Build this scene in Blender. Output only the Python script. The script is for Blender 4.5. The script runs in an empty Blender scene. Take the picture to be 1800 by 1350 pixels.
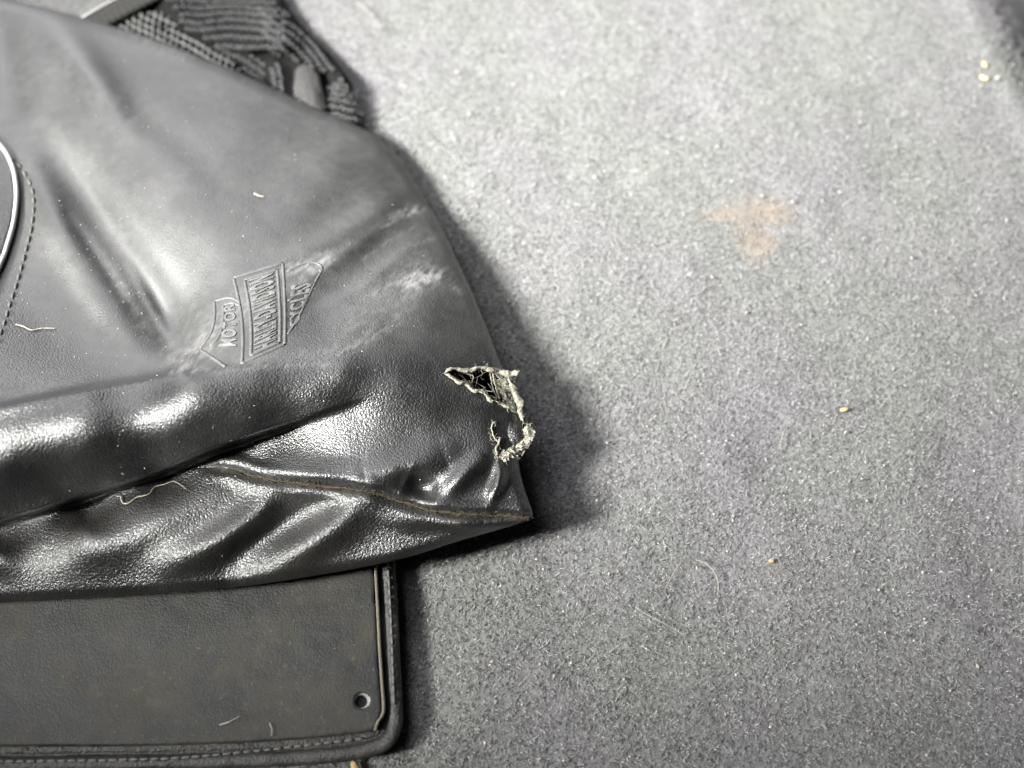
import bpy, math, random
import numpy as np
from mathutils import Vector
random.seed(7); RNG = np.random.default_rng(11)
scene = bpy.context.scene
COL = scene.collection

# ------------------------------------------------------------------ camera
U = 0.00022                       # one length unit of the plan below, in metres
FP = 1559.0                       # focal length in photo pixels
T = math.radians(25.0)            # tilt from straight down
D = FP * U
CAM = np.array([0.0, -D * math.sin(T), D * math.cos(T)])
FWD = np.array([0.0, math.sin(T), -math.cos(T)]); UP = np.array([0.0, math.cos(T), math.sin(T)])
cd = bpy.data.cameras.new('camera'); cam = bpy.data.objects.new('camera', cd); COL.objects.link(cam)
cam.location = CAM; cam.rotation_euler = (T, 0, 0)
cd.angle = 2 * math.atan(900.0 / FP); cd.clip_start = 0.01; cd.clip_end = 20
cd.dof.use_dof = True; cd.dof.aperture_fstop = 4.5
scene.camera = cam

def P(px, py, z):
    """world point at height z (plan units) seen in direction (px, py) of the survey photo"""
    px = np.asarray(px, float); py = np.asarray(py, float); z = np.asarray(z, float) * U
    px, py, z = np.broadcast_arrays(px, py, z)
    d = FWD[None] * FP + np.stack([px - 900, 0 * px, 0 * px], -1).reshape(-1, 3) \
        - UP[None] * (py.reshape(-1, 1) - 675)
    t = (z.reshape(-1) - CAM[2]) / d[:, 2]
    w = CAM[None] + d * t[:, None]
    return w.reshape(px.shape + (3,))
focus = P(880, 760, 125)
cd.dof.focus_distance = float(np.dot(focus - CAM, FWD))

# ------------------------------------------------------------------ light
wd = bpy.data.worlds.new('World'); scene.world = wd; wd.use_nodes = True
bg = wd.node_tree.nodes['Background']
bg.inputs[0].default_value = (0.85, 0.92, 1.0, 1); bg.inputs[1].default_value = 0.010

def area(name, loc, target, sx, sy, power, col, spread=180):
    l = bpy.data.lights.new(name, 'AREA'); l.shape = 'RECTANGLE'; l.size = sx; l.size_y = sy
    l.energy = power; l.color = col; l.spread = math.radians(spread)
    o = bpy.data.objects.new(name, l); COL.objects.link(o); o.location = loc
    o.rotation_euler = (Vector(target) - Vector(loc)).to_track_quat('-Z', 'Y').to_euler()
    return o
area('side_lamp', (-0.62, -0.20, 0.66), (0.14, 0.23, 0), 0.15, 0.22, 3.8, (1.0, 1.0, 0.955), 45)
area('tailgate_lamp', (-0.36, 0.60, 0.80), (0.0, 0.08, 0), 0.5, 0.36, 4.6, (0.985, 0.97, 1.0))
area('added_sheen_lamp', (-0.58, 1.12, 0.40), (-0.12, 0.10, 0.02), 0.7, 0.34, 6.0, (0.97, 0.965, 1.0))  # extra low lamp, added for the sheen on the upper face
area('added_roll_softbox', (-0.28, 0.0, 0.80), (0.0, 0.03, 0), 0.40, 0.30, 1.2, (0.97, 0.98, 1.0))  # softbox added for the highlight along the long roll
scene.view_settings.view_transform = 'Standard'; scene.view_settings.look = 'None'
scene.view_settings.exposure = 0.0; scene.view_settings.gamma = 1.0

# ------------------------------------------------------------------ helpers
def dens(pts, step=4.0, closed=False):
    """Catmull-Rom through pts, resampled"""
    p = np.asarray(pts, float); n = len(p); out = []
    segs = n if closed else n - 1
    for i in range(segs):
        p1, p2 = p[i], p[(i + 1) % n]
        p0 = p[i - 1] if (closed or i > 0) else 2 * p1 - p2
        p3 = p[(i + 2) % n] if (closed or i + 2 < n) else 2 * p2 - p1
        k = max(1, int(np.linalg.norm((p2 - p1)[:2]) / step))
        for t in np.arange(k) / k:
            out.append(0.5 * (2 * p1 + (p2 - p0) * t + (2 * p0 - 5 * p1 + 4 * p2 - p3) * t * t
                              + (3 * p1 - p0 - 3 * p2 + p3) * t ** 3))
    if not closed: out.append(p[-1])
    return np.array(out)

def poly_near(x, y, pl, closed=False):
    """distance, signed side and arc fraction of the nearest point on polyline pl (n,2)"""
    shp = x.shape; x = x.ravel(); y = y.ravel()
    a = pl[:, :2]; b = np.roll(a, -1, 0) if closed else a[1:]
    a = a if closed else a[:-1]
    best = np.full(x.shape, 1e9); side = np.zeros(x.shape); frac = np.zeros(x.shape)
    nx = np.zeros(x.shape); ny = np.zeros(x.shape)
    L = np.hypot(*(b - a).T); cum = np.concatenate([[0], np.cumsum(L)]); tot = cum[-1]
    for i in range(len(a)):
        ex, ey = b[i] - a[i]; l2 = ex * ex + ey * ey + 1e-12
        t = np.clip(((x - a[i, 0]) * ex + (y - a[i, 1]) * ey) / l2, 0, 1)
        qx = a[i, 0] + t * ex; qy = a[i, 1] + t * ey
        d = np.hypot(x - qx, y - qy); m = d < best
        best[m] = d[m]; nx[m] = qx[m]; ny[m] = qy[m]
        side[m] = np.sign(ex * (y - a[i, 1]) - ey * (x - a[i, 0]))[m]
        frac[m] = ((cum[i] + t * L[i]) / tot)[m]
    r = lambda v: v.reshape(shp)
    return r(best), r(side), r(frac), r(nx), r(ny)

def inside(x, y, pl):
    c = np.zeros(x.shape, bool); n = len(pl); j = n - 1
    for i in range(n):
        xi, yi = pl[i][:2]; xj, yj = pl[j][:2]
        if yi != yj:
            c ^= ((yi > y) != (yj > y)) & (x < (xj - xi) * (y - yi) / (yj - yi) + xi)
        j = i
    return c

def vnoise(x, y, s, seed=0):
    """smooth value noise, cell size s, range about -1..1"""
    r = np.random.default_rng(seed).uniform(-1, 1, (256, 256))
    u = x / s + 1000; v = y / s + 1000
    iu = np.floor(u).astype(int); iv = np.floor(v).astype(int)
    fu = u - iu; fv = v - iv
    fu = fu * fu * fu * (fu * (fu * 6 - 15) + 10); fv = fv * fv * fv * (fv * (fv * 6 - 15) + 10)
    g = lambda a, b: r[a % 256, b % 256]
    return (g(iu, iv) * (1 - fu) + g(iu + 1, iv) * fu) * (1 - fv) + (g(iu, iv + 1) * (1 - fu) + g(iu + 1, iv + 1) * fu) * fv

def sstep(a, b, t):
    t = np.clip((t - a) / (b - a), 0, 1); return t * t * (3 - 2 * t)

def link(name, me, m, parent=None, smooth=True):
    o = bpy.data.objects.new(name, me); COL.objects.link(o)
    if m is not None: me.materials.append(m)
    if smooth: me.polygons.foreach_set('use_smooth', [True] * len(me.polygons))
    if parent: o.parent = parent
    return o

def mesh_obj(name, v, f, m, parent=None, smooth=True, attrs=None):
    me = bpy.data.meshes.new(name)
    v = np.asarray(v, float)
    if isinstance(f, np.ndarray):
        k = f.shape[1]
        me.vertices.add(len(v)); me.vertices.foreach_set('co', v.ravel())
        me.loops.add(f.size); me.loops.foreach_set('vertex_index', f.ravel().astype(np.int32))
        me.polygons.add(len(f)); me.polygons.foreach_set('loop_start', np.arange(0, f.size, k, dtype=np.int32))
        me.update(calc_edges=True); me.validate()
    else:
        me.from_pydata(v.tolist(), [], [list(map(int, q)) for q in f]); me.update()
    for an, av in (attrs or {}).items():
        a = me.attributes.new(an, 'FLOAT', 'POINT'); a.data.foreach_set('value', np.asarray(av, np.float32))
    return link(name, me, m, parent, smooth)

class MB:
    def __init__(s): s.v = []; s.f = []
    def tube(s, pts, r, n=6, cap=True):
        pts = np.asarray(pts, float); k = len(pts)
        r = np.broadcast_to(np.asarray(r, float), (k,))
        tg = np.gradient(pts, axis=0); tg /= np.linalg.norm(tg, axis=1)[:, None] + 1e-15
        up = np.array([0.31, 0.2, 0.93]); b0 = len(s.v)
        for i in range(k):
            a = np.cross(tg[i], up); la = np.linalg.norm(a)
            a = a / la if la > 1e-6 else np.array([1.0, 0, 0]); b = np.cross(tg[i], a)
            for j in range(n):
                th = 2 * math.pi * j / n
                s.v.append(pts[i] + r[i] * (math.cos(th) * a + math.sin(th) * b))
        for i in range(k - 1):
            for j in range(n):
                j2 = (j + 1) % n
                s.f.append((b0 + i * n + j, b0 + i * n + j2, b0 + (i + 1) * n + j2, b0 + (i + 1) * n + j))
        if cap:
            s.f.append(tuple(b0 + j for j in range(n))[::-1]); s.f.append(tuple(b0 + (k - 1) * n + j for j in range(n)))
    def grid(s, pts):
        """pts (a,b,3)"""
        a, b = pts.shape[:2]; b0 = len(s.v); s.v.extend(pts.reshape(-1, 3))
        for i in range(a - 1):
            for j in range(b - 1):
                s.f.append((b0 + i * b + j, b0 + i * b + j + 1, b0 + (i + 1) * b + j + 1, b0 + (i + 1) * b + j))
    def build(s, name, m, parent=None, smooth=True):
        return mesh_obj(name, np.array(s.v), s.f, m, parent, smooth)

def tag(o, label=None, cat=None, group=None, kind=None):
    for k, v in (('label', label), ('category', cat), ('group', group), ('kind', kind)):
        if v: o[k] = v
    return o
def empty(name, loc, label, cat, group=None):
    o = bpy.data.objects.new(name, None); COL.objects.link(o); o.location = loc; o.empty_display_size = 0.02
    bpy.context.view_layer.update()
    return tag(o, label, cat, group)
def adopt(o, root):
    """parent o to root keeping its place (root has no rotation)"""
    o.parent = root; o.matrix_parent_inverse.identity()
    if root.type == 'EMPTY':
        o.location = o.location - root.location
    return o

# ------------------------------------------------------------------ materials
def mat(name):
    m = bpy.data.materials.new(name); m.use_nodes = True
    nt = m.node_tree; b = nt.nodes['Principled BSDF']
    return m, nt, b
def N(nt, t, **kw):
    n = nt.nodes.new(t)
    for k, v in kw.items():
        if k in n.inputs.keys(): n.inputs[k].default_value = v
        else: setattr(n, k, v)
    return n
def noise(nt, co, scale, detail=3, rough=0.55):
    n = N(nt, 'ShaderNodeTexNoise'); n.inputs['Scale'].default_value = scale
    n.inputs['Detail'].default_value = detail; n.inputs['Roughness'].default_value = rough
    nt.links.new(co, n.inputs['Vector']); return n.outputs['Fac']
def ramp(nt, src, stops):
    r = N(nt, 'ShaderNodeValToRGB'); e = r.color_ramp.elements
    while len(e) < len(stops): e.new(0.5)
    for i, (p, c) in enumerate(stops):
        e[i].position = p; e[i].color = (c, c, c, 1) if not isinstance(c, tuple) else c + (1,)
    nt.links.new(src, r.inputs[0]); return r.outputs[0]
def mixc(nt, fac, a, b, mode='MIX'):
    n = N(nt, 'ShaderNodeMix'); n.data_type = 'RGBA'; n.blend_type = mode
    for s, v in ((n.inputs[0], fac), (n.inputs[6], a), (n.inputs[7], b)):
        if hasattr(v, 'is_linked') or hasattr(v, 'links'): nt.links.new(v, s)
        elif isinstance(v, tuple): s.default_value = v + (1,)
        else: s.default_value = v
    return n.outputs[2]
def mth(nt, op, a, b=None):
    n = N(nt, 'ShaderNodeMath'); n.operation = op
    for s, v in ((n.inputs[0], a), (n.inputs[1], b)):
        if v is None: continue
        if hasattr(v, 'links'): nt.links.new(v, s)
        else: s.default_value = v
    return n.outputs[0]
def geo(nt):
    return N(nt, 'ShaderNodeNewGeometry').outputs['Position']
def attr(nt, name):
    a = N(nt, 'ShaderNodeAttribute'); a.attribute_name = name; return a.outputs['Fac']

def leather(name, base=0.018, rough=0.36, grain=1150.0, gstr=0.55, dustattr=False, dust_and_glint=(0.30, 0.29, 0.27), amb=0.15, spec=0.9):
    m, nt, b = mat(name); co = geo(nt)
    v = N(nt, 'ShaderNodeTexVoronoi'); v.feature = 'SMOOTH_F1'; v.inputs['Scale'].default_value = grain
    v.inputs['Smoothness'].default_value = 0.55
    nw = N(nt, 'ShaderNodeTexNoise'); nw.inputs['Scale'].default_value = grain * 0.45; nt.links.new(co, nw.inputs['Vector'])
    vm = N(nt, 'ShaderNodeVectorMath'); vm.operation = 'SCALE'; vm.inputs['Scale'].default_value = 0.0009
    nt.links.new(nw.outputs['Color'], vm.inputs[0])
    va = N(nt, 'ShaderNodeVectorMath'); nt.links.new(co, va.inputs[0]); nt.links.new(vm.outputs[0], va.inputs[1])
    nt.links.new(va.outputs[0], v.inputs['Vector'])
    fine = noise(nt, co, grain * 1.9, 2)
    hgt = mth(nt, 'ADD', mth(nt, 'MULTIPLY', v.outputs['Distance'], -1.0), mth(nt, 'MULTIPLY', fine, 0.5))
    bp = N(nt, 'ShaderNodeBump'); bp.inputs['Distance'].default_value = 0.0005; bp.inputs['Strength'].default_value = gstr
    nt.links.new(hgt, bp.inputs['Height']); nt.links.new(bp.outputs[0], b.inputs['Normal'])
    big = noise(nt, co, 45, 5, 0.62)
    cl = ramp(nt, big, [(0.42, 0.0), (0.72, 1.0)])
    spk = ramp(nt, noise(nt, co, 900, 1, 0.4), [(0.70, 0.0), (0.76, 1.0)])
    fac = mth(nt, 'MULTIPLY', cl, amb)
    fac = mth(nt, 'ADD', fac, mth(nt, 'MULTIPLY', spk, 0.25 * amb / 0.15))
    scf = ramp(nt, noise(nt, co, 190, 7, 0.68), [(0.54, 0.0), (0.72, 1.0)])
    fac = mth(nt, 'ADD', fac, mth(nt, 'MULTIPLY', scf, amb * 0.8))
    if dustattr:
        dn = ramp(nt, noise(nt, co, 260, 5, 0.7), [(0.32, 0.45), (0.70, 1.0)])
        fac = mth(nt, 'ADD', fac, mth(nt, 'MULTIPLY', attr(nt, 'dust_and_glint'), dn))
    fac = mth(nt, 'MINIMUM', fac, 1.0)
    c = mixc(nt, fac, (base, base, base * 1.04), dust_and_glint)
    nt.links.new(c, b.inputs['Base Color'])
    r = mth(nt, 'ADD', mth(nt, 'MULTIPLY', fac, 0.35), rough)
    r = mth(nt, 'ADD', r, mth(nt, 'MULTIPLY', mth(nt, 'SUBTRACT', big, 0.5), 0.16))
    if dustattr:
        wn = attr(nt, 'worn'); r = mth(nt, 'ADD', r, mth(nt, 'MULTIPLY', wn, 0.10))
        nt.links.new(mth(nt, 'MULTIPLY', mth(nt, 'SUBTRACT', 1.0, mth(nt, 'MULTIPLY', wn, 0.5)), gstr), bp.inputs['Strength'])
    nt.links.new(r, b.inputs['Roughness'])
    b.inputs['Specular IOR Level'].default_value = spec; b.inputs['IOR'].default_value = 1.62
    return m

def plain(name, col, rough=0.6, spec=0.4, nscale=800, var=0.35, bump=0.3, dist=0.0004):
    m, nt, b = mat(name); co = geo(nt)
    n = noise(nt, co, nscale, 4, 0.65)
    lo = tuple(c * (1 - var) for c in col); hi = tuple(min(1, c * (1 + var)) for c in col)
    r = N(nt, 'ShaderNodeValToRGB'); r.color_ramp.elements[0].position = 0.3; r.color_ramp.elements[1].position = 0.7
    r.color_ramp.elements[0].color = lo + (1,); r.color_ramp.elements[1].color = hi + (1,)
    nt.links.new(n, r.inputs[0]); nt.links.new(r.outputs[0], b.inputs['Base Color'])
    b.inputs['Roughness'].default_value = rough; b.inputs['Specular IOR Level'].default_value = spec
    bp = N(nt, 'ShaderNodeBump'); bp.inputs['Strength'].default_value = bump; bp.inputs['Distance'].default_value = dist
    nt.links.new(n, bp.inputs['Height']); nt.links.new(bp.outputs[0], b.inputs['Normal'])
    return m

M_FRONT = leather('black_leather_worn', 0.005, 0.375, 1650, 0.4, True, (0.20, 0.198, 0.195), 0.07)
M_BOTTOM = leather('black_leather_glossy', 0.005, 0.385, 1600, 0.5, True, (0.26, 0.23, 0.17), 0.05)
M_PLATE = leather('flat_black_leather', 0.016, 0.58, 1500, 0.25, False, (0.135, 0.122, 0.076), 0.32, 0.28)
M_BIND = leather('binding_leather', 0.022, 0.5, 1300, 0.5, False, (0.14, 0.13, 0.11), 0.3, 0.4)
M_RAW = plain('raw_leather_edge', (0.25, 0.225, 0.18), 0.8, 0.2, 1500)
M_FIBRE = plain('torn_fibre', (0.32, 0.305, 0.25), 0.85, 0.15, 1600, 0.4, 0.5)
M_LINING = plain('fuzzy_lining', (0.22, 0.22, 0.14), 0.95, 0.1, 2200, 0.6, 0.9, 0.0008)
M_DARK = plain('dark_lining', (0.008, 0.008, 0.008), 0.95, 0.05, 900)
M_THREAD = plain('grey_thread', (0.16, 0.155, 0.145), 0.6, 0.4, 2500)
M_SEAM = plain('dusty_seam_thread', (0.075, 0.063, 0.046), 0.8, 0.2, 1800, 0.6)
M_CHROME = plain('silvery_piping', (0.5, 0.5, 0.5), 0.35, 0.7, 600, 0.1, 0.1)
M_MESH = plain('black_mesh_yarn', (0.17, 0.17, 0.165), 0.55, 0.5, 3000, 0.4)
M_KNIT = plain('dark_knit_yarn', (0.085, 0.085, 0.087), 0.6, 0.45, 3000, 0.5)
M_HAIR = plain('pale_hair', (0.42, 0.38, 0.33), 0.45, 0.5, 500, 0.1)
M_CRUMB = plain('tan_crumb', (0.62, 0.46, 0.26), 0.7, 0.3, 1800, 0.3)
M_LINT = plain('pale_lint', (0.5, 0.45, 0.40), 0.7, 0.3, 700, 0.3)

# ------------------------------------------------------------------ carpet
def carpet_mat(name, fibre=False):
    m, nt, b = mat(name); co = geo(nt)
    hue = N(nt, 'ShaderNodeTexNoise'); hue.inputs['Scale'].default_value = 16; hue.inputs['Detail'].default_value = 3
    nt.links.new(co, hue.inputs['Vector'])
    tint = N(nt, 'ShaderNodeValToRGB'); e = tint.color_ramp.elements
    e[0].position = 0.36; e[0].color = (0.290, 0.296, 0.281, 1); e[1].position = 0.64; e[1].color = (0.296, 0.287, 0.298, 1)
    nt.links.new(hue.outputs['Fac'], tint.inputs[0])
    g = noise(nt, co, 700, 4, 0.65)
    gr = ramp(nt, g, [(0.3, 0.40), (0.7, 1.05)])
    c = mixc(nt, 1.0, tint.outputs[0], gr, 'MULTIPLY')
    if fibre:
        t = ramp(nt, attr(nt, 'tone'), [(0.0, 0.35), (0.5, 0.98), (0.95, 1.3), (1.0, 1.5)])
        c = mixc(nt, 1.0, tint.outputs[0], t, 'MULTIPLY')
        c = mixc(nt, 1.0, c, ramp(nt, noise(nt, co, 480, 3, 0.6), [(0.32, 0.42), (0.68, 1.5)]), 'MULTIPLY')
    # tan spill stain
    st = P(1335, 390, 0)
    def blob(cx, cy, rx, ry):
        p = P(cx, cy, 0); mp = N(nt, 'ShaderNodeMapping'); mp.vector_type = 'TEXTURE'
        mp.inputs['Location'].default_value = tuple(p); mp.inputs['Scale'].default_value = (rx * U, ry * U, 1)
        nt.links.new(co, mp.inputs['Vector'])
        L = N(nt, 'ShaderNodeVectorMath'); L.operation = 'LENGTH'; nt.links.new(mp.outputs[0], L.inputs[0])
        return ramp(nt, mth(nt, 'ADD', L.outputs['Value'], mth(nt, 'MULTIPLY', mth(nt, 'SUBTRACT', noise(nt, co, 90, 4), 0.5), 1.3)),
                    [(0.30, 1.0), (1.25, 0.0)])
    s = mth(nt, 'MAXIMUM', blob(1335, 370, 85, 48), mth(nt, 'MAXIMUM', blob(1262, 376, 48, 20), blob(1332, 425, 48, 62)))
    c = mixc(nt, mth(nt, 'MULTIPLY', s, 0.42), c, (0.36, 0.28, 0.20))
    nt.links.new(c, b.inputs['Base Color']); b.inputs['Roughness'].default_value = 0.95
    b.inputs['Specular IOR Level'].default_value = 0.08
    try: b.inputs['Sheen Weight'].default_value = 0.15
    except KeyError: pass
    if not fibre:
        bp = N(nt, 'ShaderNodeBump'); bp.inputs['Strength'].default_value = 0.8; bp.inputs['Distance'].default_value = 0.0012
        nt.links.new(g, bp.inputs['Height']); nt.links.new(bp.outputs[0], b.inputs['Normal'])
    return m
A_ = P(1712, 0, 0); B_ = P(1803, 190, 0)
ed = (B_ - A_)[:2]; ed /= np.linalg.norm(ed); en = np.array([-ed[1], ed[0]])
if en[0] < 0: en = -en
def carpet_z(x, y):
    """height of the carpet in metres; past the ledge it falls away"""
    s = (x - A_[0]) * en[0] + (y - A_[1]) * en[1]
    s = s + 0.0015 * vnoise(x, y, 0.02, 5)
    fall = np.where(s > 0, -0.75 * (np.sqrt(s * s + 0.006 ** 2) - 0.006), 0.0)
    lip = 0.0016 * np.exp(-((s + 0.004) / 0.005) ** 2)
    return np.maximum(fall, -0.12) + lip + 0.0011 * vnoise(x, y, 0.035, 2) + 0.0006 * vnoise(x, y, 0.012, 3) - 0.0012
n = 320
gx, gy = np.meshgrid(np.linspace(-0.62, 0.62, n), np.linspace(-0.5, 0.7, n), indexing='ij')
v = np.stack([gx, gy, carpet_z(gx, gy)], -1).reshape(-1, 3)
I = np.arange(n * n).reshape(n, n)
f = np.stack([I[:-1, :-1], I[1:, :-1], I[1:, 1:], I[:-1, 1:]], -1).reshape(-1, 4)
carpet = mesh_obj('carpet', v, f, carpet_mat('grey_felt_carpet'))
tag(carpet, 'grey felt boot carpet with a faint tan stain, under everything', None, kind='structure')
# the pile: many short crimped fibres
nf = 480000
fx = RNG.uniform(-0.25, 0.31, nf); fy = RNG.uniform(-0.18, 0.30, nf)
az = RNG.uniform(0, 2 * math.pi, nf); ln = RNG.uniform(0.0006, 0.0014, nf); wdt = RNG.uniform(0.00007, 0.00017, nf)
lift = RNG.uniform(0.0, 0.0009, nf); bend = RNG.normal(0, 0.9, nf)
dx, dy = np.cos(az), np.sin(az); dx2, dy2 = np.cos(az + bend), np.sin(az + bend)
bz = carpet_z(fx, fy) + RNG.uniform(0.0, 0.0003, nf) + 0.0004 * vnoise(fx, fy, 0.002, 14)
p0 = np.stack([fx, fy, bz], 1)
p1 = p0 + np.stack([dx * ln * .5, dy * ln * .5, lift], 1)
p2 = p1 + np.stack([dx2 * ln * .5, dy2 * ln * .5, lift * RNG.uniform(-0.8, 0.6, nf)], 1)
sd = np.stack([-dy, dx, 0.3 * RNG.normal(size=nf)], 1) * wdt[:, None]; sd2 = np.stack([-dy2, dx2, 0 * dx], 1) * wdt[:, None]
V = np.stack([p0 - sd, p0 + sd, p1 + sd, p1 - sd, p2 + sd2 * .6, p2 - sd2 * .6], 1).reshape(-1, 3)
k = np.arange(nf)[:, None] * 6
F = np.concatenate([k + np.array([[0, 1, 2, 3]]), k + np.array([[3, 2, 4, 5]])], 0)
tone = np.repeat(RNG.uniform(0, 1, nf), 6)
pile = mesh_obj('carpet_pile', V, F, carpet_mat('carpet_fibre', True), None, True, {'tone': tone})
tag(pile, 'short crimped grey fibres of the boot carpet', 'carpet pile', kind='stuff')

# ------------------------------------------------------------------ leather bag: form
SIL = dens([(-260, -70), (-60, -20), (0, -2), (100, 20), (190, 44), (280, 72), (360, 103), (430, 132), (500, 163), (560, 191), (620, 217),
            (665, 243), (700, 275), (728, 318), (748, 352), (772, 392), (800, 450), (830, 515), (858, 582), (880, 640),
            (893, 662), (905, 700), (917, 740), (914, 780), (912, 815), (922, 860), (937, 906), (925, 916), (880, 930), (800, 953), (700, 984), (560, 1011),
            (400, 1034), (200, 1049), (0, 1059), (-260, 1070)], 6, False)
OUT = np.concatenate([SIL, [[-260, 500]]])
CTRL = [  # px, py, height
 (-260,-70,95),(0,-2,92),(100,20,88),(190,44,82),(280,72,76),(360,103,70),(430,132,66),(560,191,58),(665,243,50),(728,318,52),(772,392,62),(830,515,92),
 (858,582,108),(880,640,124),(905,700,126),(912,815,125),(937,906,128),(880,930,122),(800,953,121),(700,984,114),(560,1011,108),(400,1034,104),(200,1049,103),(0,1059,102),(-260,1070,102),
 (-260,200,130),(0,150,128),(150,130,122),(300,190,118),(450,230,105),(600,290,88),(680,350,88),
 (-260,420,165),(60,330,132),(150,420,130),(230,520,140),(300,600,154),(300,400,150),(450,420,148),(600,430,130),(720,460,110),
 (-260,560,190),(60,560,152),(150,600,152),(420,560,178),(560,560,170),(700,560,146),(790,580,134),
 (-260,735,262),(0,728,258),(150,706,254),(330,664,244),(450,655,232),(600,648,214),(700,652,192),(790,660,168),
 (-260,840,232),(0,830,232),(150,800,228),(300,765,224),(430,735,216),(540,705,206),
 (-260,905,165),(0,905,156),(0,950,132),(150,908,138),(150,868,158),(280,830,168),(400,790,180),(520,745,184),(620,715,186),
 (-260,990,160),(0,975,158),(150,930,160),(250,880,160),(400,835,158),(520,800,166),(620,790,170),(720,770,162),(800,750,154),(850,770,146),
 (540,850,158),(640,863,152),(760,895,138),(850,900,132),
 (-260,1030,125),(0,1020,124),(150,990,134),(300,960,142),(420,960,132),(540,960,124),(660,925,128),(760,925,122),(850,915,124)]
C = np.array(CTRL, float)
def tps(c):
    p = c[:, :2] / 500; d = np.hypot(*(p[:, None] - p[None]).transpose(2, 0, 1)); K = d * d * np.log(d + 1e-9)
    n = len(c); A = np.zeros((n + 3, n + 3)); A[:n, :n] = K + 2e-4 * np.eye(n); Q = np.c_[np.ones(n), p]; A[:n, n:] = Q; A[n:, :n] = Q.T
    w = np.linalg.solve(A, np.r_[c[:, 2], 0, 0, 0])
    def ev(x, y):
        x = x / 500; y = y / 500; z = w[n] + w[n + 1] * x + w[n + 2] * y
        for i in range(n):
            r2 = (x - p[i, 0]) ** 2 + (y - p[i, 1]) ** 2
            z = z + w[i] * 0.5 * r2 * np.log(r2 + 1e-12)
        return z
    return ev
BASE = tps(C)
RIDGE = dens([(-260, 752), (-100, 738), (0, 716), (100, 696), (200, 678), (330, 656), (420, 646), (520, 638)], 8)
FOLD = dens([(-260, 960), (-100, 932), (0, 912), (100, 884), (200, 852), (280, 826), (360, 793), (440, 764), (520, 738), (600, 712), (660, 694)], 8)
SEAM = dens([(-260, 905), (60, 872), (180, 848), (270, 832), (330, 824), (400, 823), (460, 840), (540, 851), (640, 863), (700, 881), (760, 897), (830, 904), (937, 909), (960, 910)], 6)

STROKES = [  # points, amplitude at ends/mid, width
 ([(470, 862), (452, 905), (385, 950), (290, 992)], 23.4, 29),
 ([(640, 884), (590, 925), (530, 965), (470, 1000)], 23.4, 31),
 ([(600, 872), (520, 912), (440, 958), (400, 990)], -19.3, 31),
 ([(400, 850), (330, 890), (230, 935), (120, 985)], 19.3, 41),
 ([(660, 905), (720, 915), (800, 920), (870, 920)], 12.3, 19),
 ([(640, 840), (690, 828), (740, 815), (780, 800)], 16.5, 29),
 ([(715, 845), (745, 858), (770, 862)], -19.3, 26),
 ([(855, 800), (815, 835), (768, 880)], 15.1, 18),
 ([(880, 812), (878, 845), (862, 880)], 13.8, 11),
 ([(480, 820), (560, 830), (640, 835)], 9.7, 22),
 ([(700, 872), (760, 888), (850, 896)], 6.8, 11),
 # worn upper face
 ([(70, 240), (140, 330), (215, 440), (290, 550), (360, 680)], -27, 36),
 ([(120, 380), (190, 480), (245, 560)], -5, 12),
 ([(230, 470), (280, 560), (330, 630)], 4, 9),
 ([(60, 300), (110, 420), (175, 530), (265, 640)], 14, 30),
 ([(100, 40), (190, 160), (300, 300), (380, 420)], 9, 60),
 ([(85, 26), (120, 75), (175, 150), (220, 215)], 18, 32),
 ([(-30, -10), (5, 90), (20, 210)], -20, 42),
 ([(210, 180), (300, 240), (380, 300)], -6, 30),
 ([(620, 610), (700, 560), (760, 500), (790, 440)], 8, 40),
 ([(480, 590), (560, 540), (640, 470), (700, 400), (745, 350)], -9, 36),
 ([(500, 520), (600, 450), (700, 380)], 4, 14),
 ([(540, 560), (640, 500), (740, 420)], 3, 10),
 ([(470, 470), (560, 430), (650, 380), (720, 330)], 4, 18),
 ([(640, 240), (560, 320), (480, 400)], 6, 45),
 ([(60, 470), (110, 540), (190, 620)], 7, 40),
 ([(780, 652), (840, 690), (880, 715)], 5, 14),
]
ST = [(dens(p, 10), a, w) for p, a, w in STROKES]
NLOW = 11       # the strokes after these shape the upper face

def height(x, y):
    z = BASE(x, y)
    # the long roll overhangs the dented face behind it at the left
    d, s, fr, _, _ = poly_near(x, y, RIDGE)
    drop = 52 * (1 - sstep(0.62, 1.0, fr))
    z = z - drop * np.where(s < 0, 1 - np.exp(-d / 5.0) * (d < 60), 0) * np.exp(-np.where(s < 0, d, 0) / 70.0)
    z = z + np.where(s > 0, (6 * np.exp(-(d / 14) ** 2)) * (1 - sstep(.7, 1, fr)), 0)
    offroll = np.where((s > 0) & (x < 600), 1 - sstep(-6, 24, d) * (1 - sstep(480, 600, x)), 1.0)
    # deep fold below the roll
    d, s, fr, _, _ = poly_near(x, y, FOLD)
    dep = 40 * (1 - sstep(0.72, 1.0, fr))
    z = z - dep * np.where(s > 0, (1 - np.exp(-d / 6.0)) * np.exp(-d / 60.0) * 1.5, 0)
    # seam groove
    d, s, fr, _, _ = poly_near(x, y, SEAM)
    on = sstep(330, 420, x)
    z = z - on * 9 * np.exp(-(d / 5.0) ** 2) + on * 4.5 * np.exp(-((d - 16) / 10.0) ** 2)
    for si, (pl, a, w) in enumerate(ST):
        d, s, fr, _, _ = poly_near(x, y, pl)
        taper = np.sin(np.clip(fr * 0.86 + 0.07, 0, 1) * math.pi) ** 0.7
        z = z + a * taper * np.exp(-(d / w) ** 2) * (offroll if si >= NLOW else 1.0)
    # rounded rim
    d, _, _, _, _ = poly_near(x, y, SIL)
    R = 20.0
    z = z - 13 * np.clip(1 - d / R, 0, 1) ** 2
    z = z + 0.4 * vnoise(x + .5 * y, y, 75, 21) + 0.12 * vnoise(x, y, 24, 22)
    return z
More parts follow.
